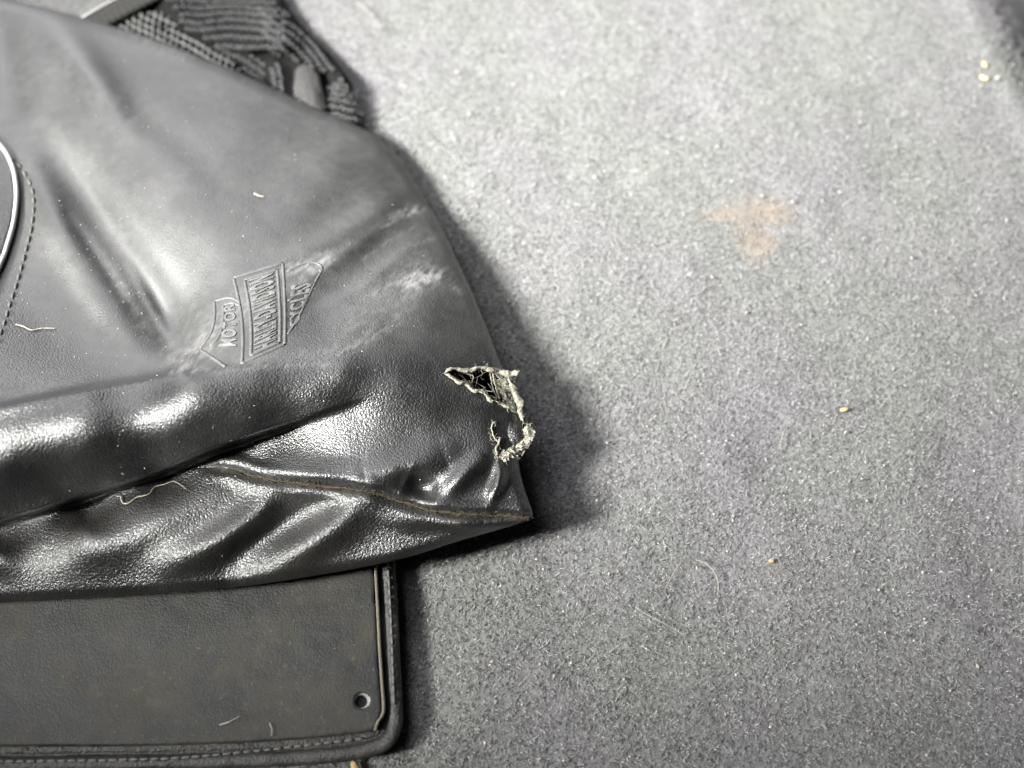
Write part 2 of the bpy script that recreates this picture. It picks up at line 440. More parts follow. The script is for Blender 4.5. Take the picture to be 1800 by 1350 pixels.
STEP = 3.0
gx, gy = np.meshgrid(np.arange(-258, 945, STEP), np.arange(-75, 1080, STEP), indexing='ij')
GX0, GY0 = gx[0, 0], gy[0, 0]
GZ = height(gx, gy)
def surf(px, py):
    u = np.clip((np.asarray(px, float) - GX0) / STEP, 0, GZ.shape[0] - 1.001); w = np.clip((np.asarray(py, float) - GY0) / STEP, 0, GZ.shape[1] - 1.001)
    i = u.astype(int); j = w.astype(int); fu = u - i; fv = w - j
    return (GZ[i, j] * (1 - fu) + GZ[i + 1, j] * fu) * (1 - fv) + (GZ[i, j + 1] * (1 - fu) + GZ[i + 1, j + 1] * fu) * fv
def S(px, py, dz=0.0):
    return P(px, py, surf(px, py) + dz)

HOLE = RNG.normal(0, 1.1, (1, 1)) * 0 + dens([(784, 656), (815, 650), (850, 650), (884, 655), (892, 670), (886, 690), (898, 714), (874, 708), (850, 693), (830, 679), (806, 668)], 4, True)
HOLE = HOLE + np.stack([3.0 * vnoise(HOLE[:, 0], HOLE[:, 1], 9, 51), 3.6 * vnoise(HOLE[:, 0], HOLE[:, 1], 9, 52)], 1)
DUST = [([(672, 400), (705, 385), (742, 366)], 2.6, .5), ([(640, 455), (690, 420), (738, 395)], 2.6, .3), ([(700, 372), (735, 352)], 2.6, .4), ([(655, 520), (700, 495), (735, 482)], 4, .35), ([(790, 470), (812, 500)], 3, .4), ([(730, 430), (775, 412)], 3, .3), ([(520, 500), (560, 470)], 8, .4),
        ([(720, 500), (740, 490), (770, 485)], 15, 1.3), ([(800, 505), (815, 512)], 7, 0.8), ([(690, 385), (740, 365), (765, 380)], 9, 0.6), ([(500, 475), (540, 465), (575, 455)], 13, 0.9), ([(330, 640), (360, 600), (400, 560), (450, 520)], 26, 0.45),
        ([(200, 480), (250, 570), (310, 640)], 18, 0.35), ([(420, 640), (520, 625), (620, 610), (700, 560)], 10, 0.35), ([(600, 600), (680, 520), (740, 470)], 30, 0.2),
        ([(200, 30), (260, 70), (330, 100)], 12, 0.5), ([(300, 655), (450, 645), (600, 640)], 5, 0.4)]
def dust_at(x, y):
    d0 = 0.27 * sstep(690, 600, y + .1 * (x - 400)) * (0.8 + 0.3 * vnoise(x, y, 90, 31) + 0.22 * vnoise(x, y, 40, 32)).clip(0, 1.5)
    for p, w, a in DUST:
        d, *_ = poly_near(x, y, dens(p, 10)); d0 = d0 + a * np.exp(-(d / w) ** 2) * (0.55 + 0.75 * vnoise(x + y, .35 * (x - y), 5, 61)).clip(0, 1.2)
    d, _, _, _, _ = poly_near(x, y, SEAM)
    d0 = d0 + 0.4 * sstep(330, 430, x) * np.exp(-(d / 5.5) ** 2)
    return d0

ins = inside(gx, gy, OUT)
hole_in = inside(gx, gy, HOLE)
ds, ss, fs, _, _ = poly_near(gx, gy, SEAM)
above = ss < 0                                  # above the seam in the photo
idx = np.arange(gx.size).reshape(gx.shape)
quad = np.stack([idx[:-1, :-1], idx[:-1, 1:], idx[1:, 1:], idx[1:, :-1]], -1)
okq = ins.ravel()[quad].all(-1) & ~(hole_in.ravel()[quad].any(-1))
upper = (above.ravel()[quad].sum(-1) >= 2)
X = gx.ravel().copy(); Y = gy.ravel().copy()
def boundary_edges(q):
    e = np.concatenate([q[:, [0, 1]], q[:, [1, 2]], q[:, [2, 3]], q[:, [3, 0]]])
    key = np.sort(e, 1); kk = key[:, 0].astype(np.int64) * 10 ** 7 + key[:, 1]
    u, inv, cnt = np.unique(kk, return_inverse=True, return_counts=True)
    return e[cnt[inv] == 1]
allq = quad[okq]
be = boundary_edges(allq); bv = np.unique(be)
# snap border to silhouette / hole outline, seam border to the seam line
dS, _, _, nxS, nyS = poly_near(X[bv], Y[bv], SIL)
dH, _, _, nxH, nyH = poly_near(X[bv], Y[bv], HOLE, True)
m = (dS < 7) & (dS < dH); X[bv[m]] = nxS[m]; Y[bv[m]] = nyS[m]
m2 = (dH < 7) & (dH <= dS); X[bv[m2]] = nxH[m2]; Y[bv[m2]] = nyH[m2]
uq = quad[okq & upper]; lq = quad[okq & ~upper]
shared = np.intersect1d(np.unique(uq), np.unique(lq)); shared = np.setdiff1d(shared, bv)
dd, _, _, nx_, ny_ = poly_near(X[shared], Y[shared], SEAM); mm = dd < 6
X[shared[mm]] = nx_[mm]; Y[shared[mm]] = ny_[mm]
Z = height(X, Y)
rim = np.zeros(len(X), bool); rim[bv[(dS < 7) & (X[bv] > -255)]] = True
holerim = np.zeros(len(X), bool); holerim[bv[m2]] = True

bag = empty('leather_bag', tuple(P(500, 650, 0)), 'black leather bag with a torn corner, embossed emblem and wrinkled end, lying on the carpet', 'bag')
def panel(name, q, m):
    used = np.unique(q); remap = -np.ones(len(X), int); remap[used] = np.arange(len(used))
    vx, vy, vz = list(X[used]), list(Y[used]), list(Z[used]); f = [tuple(remap[a]) for a in q]
    # turn the leather under along the outline and down to what it lies on
    e = boundary_edges(q); e = e[rim[e].all(1)]
    if len(e):
        bvs = np.unique(e); _, _, _, qx, qy = poly_near(X[bvs], Y[bvs], SIL)
        cx, cy = X[bvs], Y[bvs]
        d1, _, _, ax, ay = poly_near(cx, cy, SIL)
        # inward direction: finite difference of distance field
        def dist(x, y): return poly_near(x, y, SIL)[0]
        g1 = np.stack([dist(cx + 9, cy) * np.where(inside(cx + 9, cy, OUT), 1, -1) - dist(cx - 9, cy) * np.where(inside(cx - 9, cy, OUT), 1, -1),
                       dist(cx, cy + 9) * np.where(inside(cx, cy + 9, OUT), 1, -1) - dist(cx, cy - 9) * np.where(inside(cx, cy - 9, OUT), 1, -1)], 1)
        g1 /= np.linalg.norm(g1, axis=1)[:, None] + 1e-9
        zb = Z[bvs]; rest = np.where((cx < 690) & (cy > 900), 54.0, 0.0)
        prev = {int(a): int(remap[a]) for a in bvs}
        for inn, k in ((0.8, 0.90), (3, 0.74), (8, 0.5), (16, 0.25), (30, 0.0)):
            nw = {}
            for a, (gxx, gyy), zz, rr, xx, yy in zip(bvs, g1, zb, rest, cx, cy):
                nw[int(a)] = len(vx); vx.append(xx + gxx * inn); vy.append(yy + gyy * inn); vz.append(rr + (zz - rr) * k)
            for a, b in e:
                f.append((prev[int(b)], prev[int(a)], nw[int(a)], nw[int(b)]))
            prev = nw
    eh = boundary_edges(q); eh = eh[holerim[eh].all(1)]
    if len(eh):                                   # the leather's thickness at the tear
        bvs = np.unique(eh); prev = {int(a): int(remap[a]) for a in bvs}; nw = {}
        for a in bvs:
            nw[int(a)] = len(vx); vx.append(X[a]); vy.append(Y[a]); vz.append(Z[a] - 9)
        for a, b in eh: f.append((prev[int(b)], prev[int(a)], nw[int(a)], nw[int(b)]))
    vx, vy, vz = map(np.array, (vx, vy, vz))
    o = mesh_obj(name, P(vx, vy, vz), np.array(f)[:, ::-1], m, None, True, {'dust_and_glint': dust_at(vx, vy), 'worn': sstep(690, 560, vy + 0.12 * (vx - 500)) * sstep(20, 160, vx + .6 * (560 - vy)) * (1 - sstep(560, 800, vx + .9 * (vy - 400)) * .8)})
    return adopt(o, bag)
front = panel('front_panel', uq, M_FRONT)
bottom = panel('bottom_panel', lq, M_BOTTOM)
tag(bottom, 'wrinkled glossy end panel below the seam')

def part(mb, name, m, root=bag, smooth=True, parent=None):
    o = mb.build(name, m, None, smooth)
    if parent is not None:                        # sub-part of a part that itself sits under an Empty
        o.parent = parent; o.location = o.location - root.location - parent.location
    else: adopt(o, root)
    return o

# seam thread and dusty fluff in the seam
mb = MB()
sp = SEAM[(SEAM[:, 0] > 395) & (SEAM[:, 0] < 938)]
pts = S(sp[:, 0], sp[:, 1] + 1.5 * vnoise(sp[:, 0], sp[:, 1], 14, 3), 1.0)
mb.tube(pts, (1.1 + .9 * np.abs(vnoise(sp[:, 0], sp[:, 1], 9, 6))) * U, 6)
part(mb, 'seam_cord', M_SEAM)
mb = MB()
for i in range(620):
    k = random.randrange(4, len(sp) - 2)
    x0, y0 = sp[k] + np.array([random.gauss(0, 3), random.gauss(0, 2.2)]); a = random.uniform(0, 6.28); L = random.uniform(3, 9); b = a + random.gauss(0, .8)
    xs = np.array([x0, x0 + L * .5 * math.cos(a), x0 + L * .5 * (math.cos(a) + math.cos(b))]); ys = np.array([y0, y0 + L * .3 * math.sin(a), y0 + L * .3 * (math.sin(a) + math.sin(b))])
    mb.tube(S(xs, ys, np.array([0.5, 2.5, 1.5])), 0.55 * U, 3, False)
o = part(mb, 'seam_fluff', M_SEAM); o['kind'] = 'stuff'

# ------------------------------------------------------------------ embossed emblem (lettering reads upwards)
BL, BR, TL, TR = (426, 640), (501, 606), (411, 489), (497, 463)     # bar: along u from bottom to top, v from left (letter tops) to right
def bar_uv(u, v):
    """u 0..1 along the reading direction (bottom to top of photo), v 0..1 from letter feet (right) to letter tops (left)"""
    u = np.asarray(u, float); v = np.asarray(v, float)
    l = np.stack([BL[0] + (TL[0] - BL[0]) * u + 7 * np.sin(u * math.pi), BL[1] + (TL[1] - BL[1]) * u], -1)
    r = np.stack([BR[0] + (TR[0] - BR[0]) * u + 2 * np.sin(u * math.pi), BR[1] + (TR[1] - BR[1]) * u], -1)
    return r * (1 - v)[..., None] + l * v[..., None]
def text_geo(body):
    cu = bpy.data.curves.new('lettering_curve', 'FONT'); cu.body = body; cu.extrude = 0.02; cu.resolution_u = 2; cu.bevel_depth = 0.03; cu.bevel_resolution = 1; cu.offset = 0.012
    cu.space_character = 1.12
    o = bpy.data.objects.new('lettering_curve', cu); COL.objects.link(o)
    bpy.context.view_layer.update()
    me = o.evaluated_get(bpy.context.evaluated_depsgraph_get()).to_mesh()
    v = np.array([p.co[:] for p in me.vertices]); f = [tuple(p.vertices) for p in me.polygons]
    o.evaluated_get(bpy.context.evaluated_depsgraph_get()).to_mesh_clear()
    bpy.data.objects.remove(o); bpy.data.curves.remove(cu)
    v[:, :2] -= v[:, :2].min(0); v[:, :2] /= v[:, :2].max(0); v[:, 2] = (v[:, 2] - v[:, 2].min()) / np.ptp(v[:, 2])
    return v, f
def lettering(body, u0, u1, v0, v1, uvf, h, narrow=0.0):
    v, f = text_geo(body)
    u = u0 + (u1 - u0) * v[:, 0]; w = v0 + (v1 - v0) * v[:, 1]
    p = uvf(u, w)
    o = mesh_obj('lettering', S(p[:, 0], p[:, 1], -2.0 + (h + 2.0) * v[:, 2]), f, M_FRONT, None, True, {'dust_and_glint': np.full(len(v), 0.85), 'worn': np.ones(len(v))})  # highlights on the raised letters put into the colour as a paler tone
    o.parent = front
    return o
lettering('HARLEY-DAVIDSON', 0.07, 0.93, 0.19, 0.74, bar_uv, 2.0)
def top_uv(u, v):      # left part of the shield
    u = np.asarray(u, float); v = np.asarray(v, float)
    r = bar_uv(0.16 + 0.62 * u, np.ones_like(u) * 1.06)
    lx = 352 + 26 * np.sin(np.clip(u * 1.0 + 0.02, 0, 1) * 1.45); ly = 617 - 84 * u
    lx = np.where(u > .75, lx, lx)
    return r * (1 - v)[..., None] + np.stack([lx, ly], -1) * v[..., None]
lettering('MOTOR', 0.10, 0.92, 0.10, 0.60, top_uv, 2.2)
def low_uv(u, v):      # right part of the shield, tapering
    u = np.asarray(u, float); v = np.asarray(v, float)
    l = np.stack([508 + 0 * u, 590 - 100 * u], -1)
    r = np.stack([525 + 45 * u, 575 - 92 * u], -1)
    return r * (1 - v)[..., None] + l * v[..., None]
lettering('CYCLES', 0.12, 0.88, 0.25, 0.95, low_uv, 1.7)
def emb(lines, name, w=3.0, h=1.3):
    mb = MB()
    for l in lines:
        l = dens(l, 4)
        mb.tube(S(l[:, 0], l[:, 1], h - w * .9), w * U, 6)
    n_ = len(mb.v); o = mesh_obj(name, np.array(mb.v), mb.f, M_FRONT, None, True, {'dust_and_glint': np.full(n_, .6), 'worn': np.ones(n_)}); o.parent = front  # relief lines paler than the face: their highlights are put into the colour
    return o
c = lambda *uv: [tuple(bar_uv(np.array(a), np.array(b))) for a, b in uv]
def bar_rect(u0, u1, v0, v1):
    k = 8; us = np.linspace(u0, u1, k)
    return [[tuple(bar_uv(np.array(u), np.array(v0))) for u in us], [tuple(bar_uv(np.array(u), np.array(v1))) for u in us],
            c((u0, v0), (u0, v1)), c((u1, v0), (u1, v1))]
emb(bar_rect(0, 1, 0, 1) + bar_rect(0.05, 0.94, 0.12, 0.80), 'emblem_bar')
emb([[(421, 531), (404, 524), (377, 530)], [(377, 530), (378, 555), (372, 585), (352, 615)], [(352, 615), (372, 628), (396, 645)],
     [(423, 538), (408, 533), (393, 537)], [(393, 537), (393, 560), (387, 590), (370, 609)]], 'emblem_shield')
emb([[(506, 530), (530, 512), (552, 497)], [(505, 478), (540, 462), (566, 470), (552, 500), (524, 560), (506, 588)]], 'emblem_shield', 2.4, 1.0)

# ------------------------------------------------------------------ stitched overlay at the left edge
OV = dens([(-120, 190), (-40, 222), (0, 256), (20, 290), (28, 335), (24, 385), (12, 430), (0, 462), (-40, 540), (-120, 640)], 4)
mb = MB(); rows = []
for inn, dz in ((0, 1), (0, 6), (3, 9.5), (8, 11), (30, 11), (90, 10)):
    t = np.gradient(OV, axis=0); t /= np.linalg.norm(t, axis=1)[:, None]
    q = OV + np.stack([-t[:, 1], t[:, 0]], 1) * inn
    rows.append(S(q[:, 0], q[:, 1], dz))
mb.grid(np.array(rows)[:, ::1]); part(mb, 'overlay_panel', M_FRONT)
mb = MB(); mb.tube(S(OV[:, 0] + 1, OV[:, 1], 8), 4.2 * U, 8); part(mb, 'piping', M_CHROME)
ST1 = dens([(-90, 190), (-30, 232), (4, 262), (34, 292), (54, 325), (60, 355), (56, 400), (46, 440), (34, 485), (18, 535), (2, 585), (-30, 660)], 1.0)
seg = np.r_[0, np.cumsum(np.hypot(*np.diff(ST1, axis=0).T))]
def stitch_mesh(L, r):
    mb = MB(); t = np.linspace(-1, 1, 7)
    mb.tube(np.stack([t * L / 2 * U, 0 * t, (1 - t ** 2) * r * 0.6 * U], 1), np.sqrt(1 - (t * .92) ** 2) * r * U, 6)
    me = bpy.data.meshes.new('stitch'); me.from_pydata([tuple(a) for a in mb.v], [], mb.f); me.update(); me.materials.append(M_THREAD)
    me.polygons.foreach_set('use_smooth', [True] * len(me.polygons)); return me
def stitch_row(path, zf, L, gap, r, me, root, parent=None):
    seg = np.r_[0, np.cumsum(np.hypot(*np.diff(path, axis=0).T))]; s = 0
    while s + L < seg[-1]:
        a = [np.interp(s, seg, path[:, i]) for i in (0, 1)]; b = [np.interp(s + L, seg, path[:, i]) for i in (0, 1)]
        m_ = [(a[0] + b[0]) / 2, (a[1] + b[1]) / 2]
        p = zf(*m_); d = zf(*b) - zf(*a)
        o = bpy.data.objects.new('stitch', me); COL.objects.link(o)
        o.parent = parent or root; o.location = Vector(p)
        o.rotation_euler = Vector(d).to_track_quat('X', 'Z').to_euler()
        s += L + gap + random.uniform(-.6, .6)
sm1 = stitch_mesh(15, 2.6)
stitch_row(ST1, lambda x, y: S(x, y, 0.6), 14, 3.0, 2.6, sm1, bag, front)

# ------------------------------------------------------------------ the tear
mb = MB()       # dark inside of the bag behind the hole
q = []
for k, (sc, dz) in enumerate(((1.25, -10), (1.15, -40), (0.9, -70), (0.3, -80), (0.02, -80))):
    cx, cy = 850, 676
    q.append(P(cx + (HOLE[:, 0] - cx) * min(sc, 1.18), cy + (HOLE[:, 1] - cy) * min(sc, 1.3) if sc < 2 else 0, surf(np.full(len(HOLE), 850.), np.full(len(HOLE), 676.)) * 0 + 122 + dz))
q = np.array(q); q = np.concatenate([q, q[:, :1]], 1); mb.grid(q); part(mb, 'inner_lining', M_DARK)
def wob(pts, amp, seed, step=3):
    l = dens(pts, step); r = np.random.default_rng(seed)
    for _ in range(1): l = l + r.normal(0, amp, l.shape)
    return l
def ragged(mb, path, wa, wb, zf, seed, thick=7, jag=1.0):
    """a torn strip of backing: uneven width, lumpy, with real thickness"""
    fl = dens(path, 1.4); n = len(fl); rr = np.random.default_rng(seed); k_ = np.arange(n) * 1.0
    t = np.gradient(fl, axis=0); t /= np.linalg.norm(t, axis=1)[:, None] + 1e-9; nn = np.stack([-t[:, 1], t[:, 0]], 1)
    end = np.clip(np.minimum(k_, n - 1 - k_) / 5.0, .12, 1)
    a = (wa + jag * (.45 * wa * vnoise(k_, 0 * k_, 9, seed) + rr.normal(0, .07 * wa, n))) * end
    b = (wb + jag * (.45 * wb * vnoise(k_, 0 * k_ + 3, 8, seed + 1) + rr.normal(0, .07 * wb, n))) * end
    rows = []
    for k in np.linspace(-1, 1, 8):
        q = fl + nn * np.where(k < 0, k * a, k * b)[:, None]; q = q + rr.normal(0, .35, q.shape)
        rows.append(P(q[:, 0], q[:, 1], zf(q[:, 0], q[:, 1]) + 3 * (1 - k * k) + 2.6 * vnoise(q[:, 0], q[:, 1], 9, 12) + 0.8 * vnoise(q[:, 0], q[:, 1], 2.6, 13)))
    for k in (.9, -.9):
        q = fl + nn * np.where(k < 0, k * a, k * b)[:, None]; rows.append(P(q[:, 0], q[:, 1], zf(q[:, 0], q[:, 1]) - thick))
    rows.append(rows[0]); mb.grid(np.array(rows))
mb = MB()
zs = lambda x, y: np.minimum(surf(x, y), 175) + 3.5
iT = int(np.argmin(np.hypot(HOLE[:, 0] - 884, HOLE[:, 1] - 655)))
ragged(mb, np.concatenate([[(777, 656)], HOLE[0:iT:2] - np.array([0, 1.5]), [(892, 652)]]), 3.4, 3.4, zs, 40, 7, 1.6)
ragged(mb, [(870, 650), (888, 654), (903, 657), (914, 652)], 5, 6, lambda x, y: 127 + 0 * x, 41)
iB = int(np.argmin(np.hypot(HOLE[:, 0] - 898, HOLE[:, 1] - 714)))
ragged(mb, np.concatenate([[(910, 727)], HOLE[iB::2], [(779, 656)]]), 3.0, 2.6, zs, 42, 7, 1.6)
ragged(mb, [(892, 660), (899, 676), (902, 690), (910, 708), (912, 722), (921, 744)], 6.0, 3.4, lambda x, y: 125 + 0 * x, 44, 7, 1.8)
ragged(mb, [(888, 664), (890, 684), (899, 704)], 4.0, 3.0, lambda x, y: 122 + 0 * x, 46, 7, 1.8)
part(mb, 'frayed_edge', M_FIBRE)
mb = MB()
r = np.random.default_rng(5)
for i in range(50):      # threads across the hole
    a = HOLE[r.integers(len(HOLE))]; b = a + r.normal(0, 20, 2)
    if not inside(np.array([b[0]]), np.array([b[1]]), HOLE)[0]: continue
    c_ = (a + b) / 2 + r.normal(0, 7, 2); l = dens([a, c_, b], 3)
    mb.tube(P(l[:, 0], l[:, 1], surf(a[0], a[1]) - 3 - r.uniform(0, 14) * np.linspace(0, 1, len(l))), r.uniform(.35, .8) * U, 3, False)
edge = np.concatenate([HOLE, dens([(868, 742), (864, 760), (875, 785), (870, 802), (905, 800), (926, 770), (928, 745)], 4), dens([(893, 656), (905, 700), (922, 745)], 4)])
for i in range(330):     # fuzz along the torn edges
    a = edge[r.integers(len(edge))] + r.normal(0, 2.5, 2); th = r.uniform(0, 6.28); L = r.uniform(4, 12)
    th2 = th + r.normal(0, 1.2)
    l = np.array([a, a + L * .5 * np.array([math.cos(th), math.sin(th)]), a + L * .5 * np.array([math.cos(th) + math.cos(th2), math.sin(th) + math.sin(th2)])])
    z0 = min(float(surf(a[0], a[1])), 140)
    mb.tube(P(l[:, 0], l[:, 1], z0 + np.array([1, 4, 5 + r.uniform(-3, 3)])), r.uniform(.28, .5) * U, 3, False)
for i in range(170):     # nap of the lining showing in the hole
    a = np.array([r.uniform(862, 905), r.uniform(662, 722)])
    if a[0] < 866 + (a[1] - 664) * .35: continue
    th = r.uniform(0, 6.28); L = r.uniform(3, 9); th2 = th + r.normal(0, 1.4)
    l = np.array([a, a + L * .5 * np.array([math.cos(th), math.sin(th)]), a + L * .5 * np.array([math.cos(th) + math.cos(th2), math.sin(th) + math.sin(th2)])])
    mb.tube(P(l[:, 0], l[:, 1], 124 + np.array([0, 3, 2 + r.uniform(-2, 3)])), r.uniform(.3, .55) * U, 3, False)
for i in range(5):       # thicker strands bridging the hole
    f0 = r.uniform(.05, .8); a = np.array([784 + 108 * f0, 655 + r.uniform(-1, 3)]); b = np.array([800 + 92 * f0 + r.uniform(-4, 10), 668 + 42 * f0])
    l = dens([a, (a + b) / 2 + r.normal(0, 5, 2), b], 2); l = l + r.normal(0, .5, l.shape)
    mb.tube(P(l[:, 0], l[:, 1], min(float(surf(a[0], a[1])), 160) - 2 - 9 * np.sin(np.linspace(0, math.pi, len(l)))), r.uniform(.7, 1.5) * U, 5, False)
o = part(mb, 'torn_fibres', M_FIBRE); o['kind'] = 'stuff'
# fuzzy khaki lining showing at the right of the hole
mb = MB()
uu, vv = np.meshgrid(np.linspace(0, 1, 22), np.linspace(0, 1, 30), indexing='ij')
lx = 866 + 32 * uu + 16 * vv + 5 * vnoise(uu * 40, vv * 40, 9, 1) - 12 * (1 - uu) * (1 - vv) * 0; ly = 664 + 62 * vv + 3 * vnoise(uu * 40, vv * 40, 8, 2)
lx = lx + (1 - uu) * 14 * sstep(.3, 1, vv)
lz = 114 + 10 * np.sin(uu * math.pi) + 3.5 * vnoise(lx, ly, 5, 8) + 2 * vnoise(lx, ly, 2.5, 9) - 14 * (1 - uu)
mb.grid(P(lx, ly, lz)); part(mb, 'torn_lining', M_LINING)
# ragged pale flake and the loose tongue of leather below the hole
mb = MB()
zf_ = lambda x, y: np.maximum(124, np.minimum(surf(x, y) + 2, 134))
ragged(mb, [(927, 746), (925, 760), (918, 776), (905, 788), (890, 796), (872, 801)], 10, 7, zf_, 70, 7, 1.3)
rr = np.random.default_rng(17); fl = dens([(927, 744), (926, 758), (921, 774), (908, 789), (892, 797), (870, 801), (880, 803), (900, 803), (918, 790), (926, 772)], 1.5)
for i in range(85):       # crumbling flakes of backing
    c_ = fl[rr.integers(len(fl))] + rr.normal(0, 3.4, 2); k = rr.integers(5, 8); sz_ = rr.uniform(2.5, 7.5)
    th = np.sort(rr.uniform(0, 2 * math.pi, k)); rd = sz_ * rr.uniform(.6, 1.3, k); tx, ty = rr.normal(0, .5, 2); z0 = max(126.0, min(float(surf(c_[0], c_[1])) + 4, 137)) + rr.uniform(-2, 4)
    x = rd * np.cos(th); y = rd * np.sin(th) * .8; zz = z0 + tx * x + ty * y
    top = P(c_[0] + x, c_[1] + y, zz); bot = P(c_[0] + x * .9, c_[1] + y * .9, zz - 1.6); b0 = len(mb.v); mb.v.extend(top); mb.v.extend(bot)
    mb.f.append(tuple(b0 + a for a in range(k))); mb.f.append(tuple(b0 + k + a for a in range(k))[::-1])
    for a in range(k): mb.f.append((b0 + a, b0 + k + a, b0 + k + (a + 1) % k, b0 + (a + 1) % k))
part(mb, 'torn_flake', M_FIBRE, bag, False)
mb = MB()
uu, vv = np.meshgrid(np.linspace(0, 1, 14), np.linspace(0, 2 * math.pi, 40), indexing='ij')
rad = 1 + 0.12 * np.sin(vv * 3 + 1) + .05 * np.sin(vv * 7)
lx = 895 + uu * 22 * rad * np.cos(vv); ly = 764 + uu * 26 * rad * np.sin(vv)
mb.grid(P(lx, ly, 126 + 7 * (1 - uu ** 2.5) + .12 * (lx - 895) + .1 * (764 - ly))); part(mb, 'leather_tongue', M_BOTTOM)
bpy.data.objects['leather_tongue'].data.attributes.new('dust_and_glint', 'FLOAT', 'POINT')
bpy.data.objects['overlay_panel'].data.attributes.new('dust_and_glint', 'FLOAT', 'POINT')
mb = MB(); l = wob([(873, 741), (866, 744), (865, 756), (869, 768), (876, 778), (880, 790)], .5, 9)
mb.tube(S(l[:, 0], l[:, 1], 3), 1.3 * U, 5)
l = wob([(880, 770), (876, 780), (872, 790), (874, 800)], .8, 10); mb.tube(S(l[:, 0], l[:, 1], 5), 1.8 * U, 5)
part(mb, 'loose_thread', M_FIBRE)

# ------------------------------------------------------------------ flat leather flap under the bag
flap = empty('leather_flap', tuple(P(400, 1150, 0)), 'flat black leather flap with stitched border and one round hole, lying below the bag', 'flap')
BO = dens([(-260, 880), (690, 880), (693, 960), (699, 1060), (704, 1160), (708, 1245), (706, 1282), (690, 1312), (655, 1330), (580, 1342), (470, 1349), (300, 1354), (-260, 1362)], 6)
BO = np.concatenate([[(-260, 870), (688, 870)], BO[BO[:, 1] > 885]])
PL = np.concatenate([[(-260, 860), (650, 860)], dens([(655, 940), (657, 985), (661, 1060), (665, 1140), (669, 1200), (672, 1242), (670, 1258), (658, 1284)], 6), dens([(640, 1288), (560, 1297), (480, 1303), (400, 1307), (200, 1312), (-260, 1313)], 6)])
def inside_grid(poly, x0, x1, y0, y1, st, holes=()):
    gx, gy = np.meshgrid(np.arange(x0, x1, st), np.arange(y0, y1, st), indexing='ij')
    ok = inside(gx, gy, poly)
    for h in holes: ok &= ~inside(gx, gy, h)
    i = np.arange(gx.size).reshape(gx.shape); q = np.stack([i[:-1, :-1], i[:-1, 1:], i[1:, 1:], i[1:, :-1]], -1)
    q = q[ok.ravel()[q].all(-1)]; x = gx.ravel().copy(); y = gy.ravel().copy()
    bv = np.unique(boundary_edges(q))
    dp, _, _, ax, ay = poly_near(x[bv], y[bv], np.asarray(poly, float), True)
    bh = np.full(len(bv), 1e9)
    for h in holes:
        dh, _, _, hx, hy = poly_near(x[bv], y[bv], h, True); c = dh < dp
        x[bv[c]] = hx[c]; y[bv[c]] = hy[c]; bh[c] = dh[c]
    c = dp < bh; x[bv[c]] = ax[c]; y[bv[c]] = ay[c]
    return x, y, q, boundary_edges(q)
def slab(name, poly, st, zf, skirt, m, holes=(), root=flap, ext=(-260, 760, 860, 1380)):
    x, y, q, be = inside_grid(poly, ext[0], ext[1], ext[2], ext[3], st, holes)
    u = np.unique(q); rm = -np.ones(len(x), int); rm[u] = np.arange(len(u)); x, y = x[u], y[u]; q = rm[q]; be = rm[be]
    z = zf(x, y); vx, vy, vz = [x], [y], [z]; f = [q[:, ::-1]]; bv = np.unique(be); prev = rm * 0 - 1
    pm = {int(a): int(a) for a in bv}; cnt = len(x); cx, cy = 200., 1100.
    for inn, dz in skirt:
        nm = {}
        d = np.stack([cx - x[bv], cy - y[bv]], 1); d /= np.linalg.norm(d, axis=1)[:, None]
        vx.append(x[bv] + d[:, 0] * inn); vy.append(y[bv] + d[:, 1] * inn); vz.append(z[bv] + dz)
        nm = {int(a): cnt + i for i, a in enumerate(bv)}; cnt += len(bv)
        f.append(np.array([(pm[int(a)], pm[int(b)], nm[int(b)], nm[int(a)]) for a, b in be])); pm = nm
    o = mesh_obj(name, P(np.concatenate(vx), np.concatenate(vy), np.concatenate(vz)), np.concatenate(f), m)
    return adopt(o, root)
BOpl = dens(BO, 8)
def back_z(x, y):
    d, *_ = poly_near(x, y, BOpl)
    return 34 + 9 * np.sqrt(np.clip(1 - ((d - 14) / 15.) ** 2, 0, 1)) - 4 * np.exp(-((d - 29) / 3.5) ** 2) + .8 * vnoise(x, y, 18, 5)
slab('backing', BO, 3.0, back_z, ((1, -6), (3, -14), (8, -26), (16, -33)), M_BIND)
th = np.linspace(0, 2 * math.pi, 28, endpoint=False)
HO = np.stack([637 + 14 * np.cos(th), 1232 + 13.5 * np.sin(th)], 1)
def plate_z(x, y):
    d, *_ = poly_near(x, y, np.asarray(PL[2:], float))
    return 50 + 1.2 * vnoise(x, y, 120, 41) + .4 * vnoise(x, y, 30, 42) - 2.0 * np.clip(1 - d / 6, 0, 1) ** 2
slab('plate', PL, 3.0, plate_z, ((0.4, -3), (0.6, -9)), M_PLATE, (HO,))
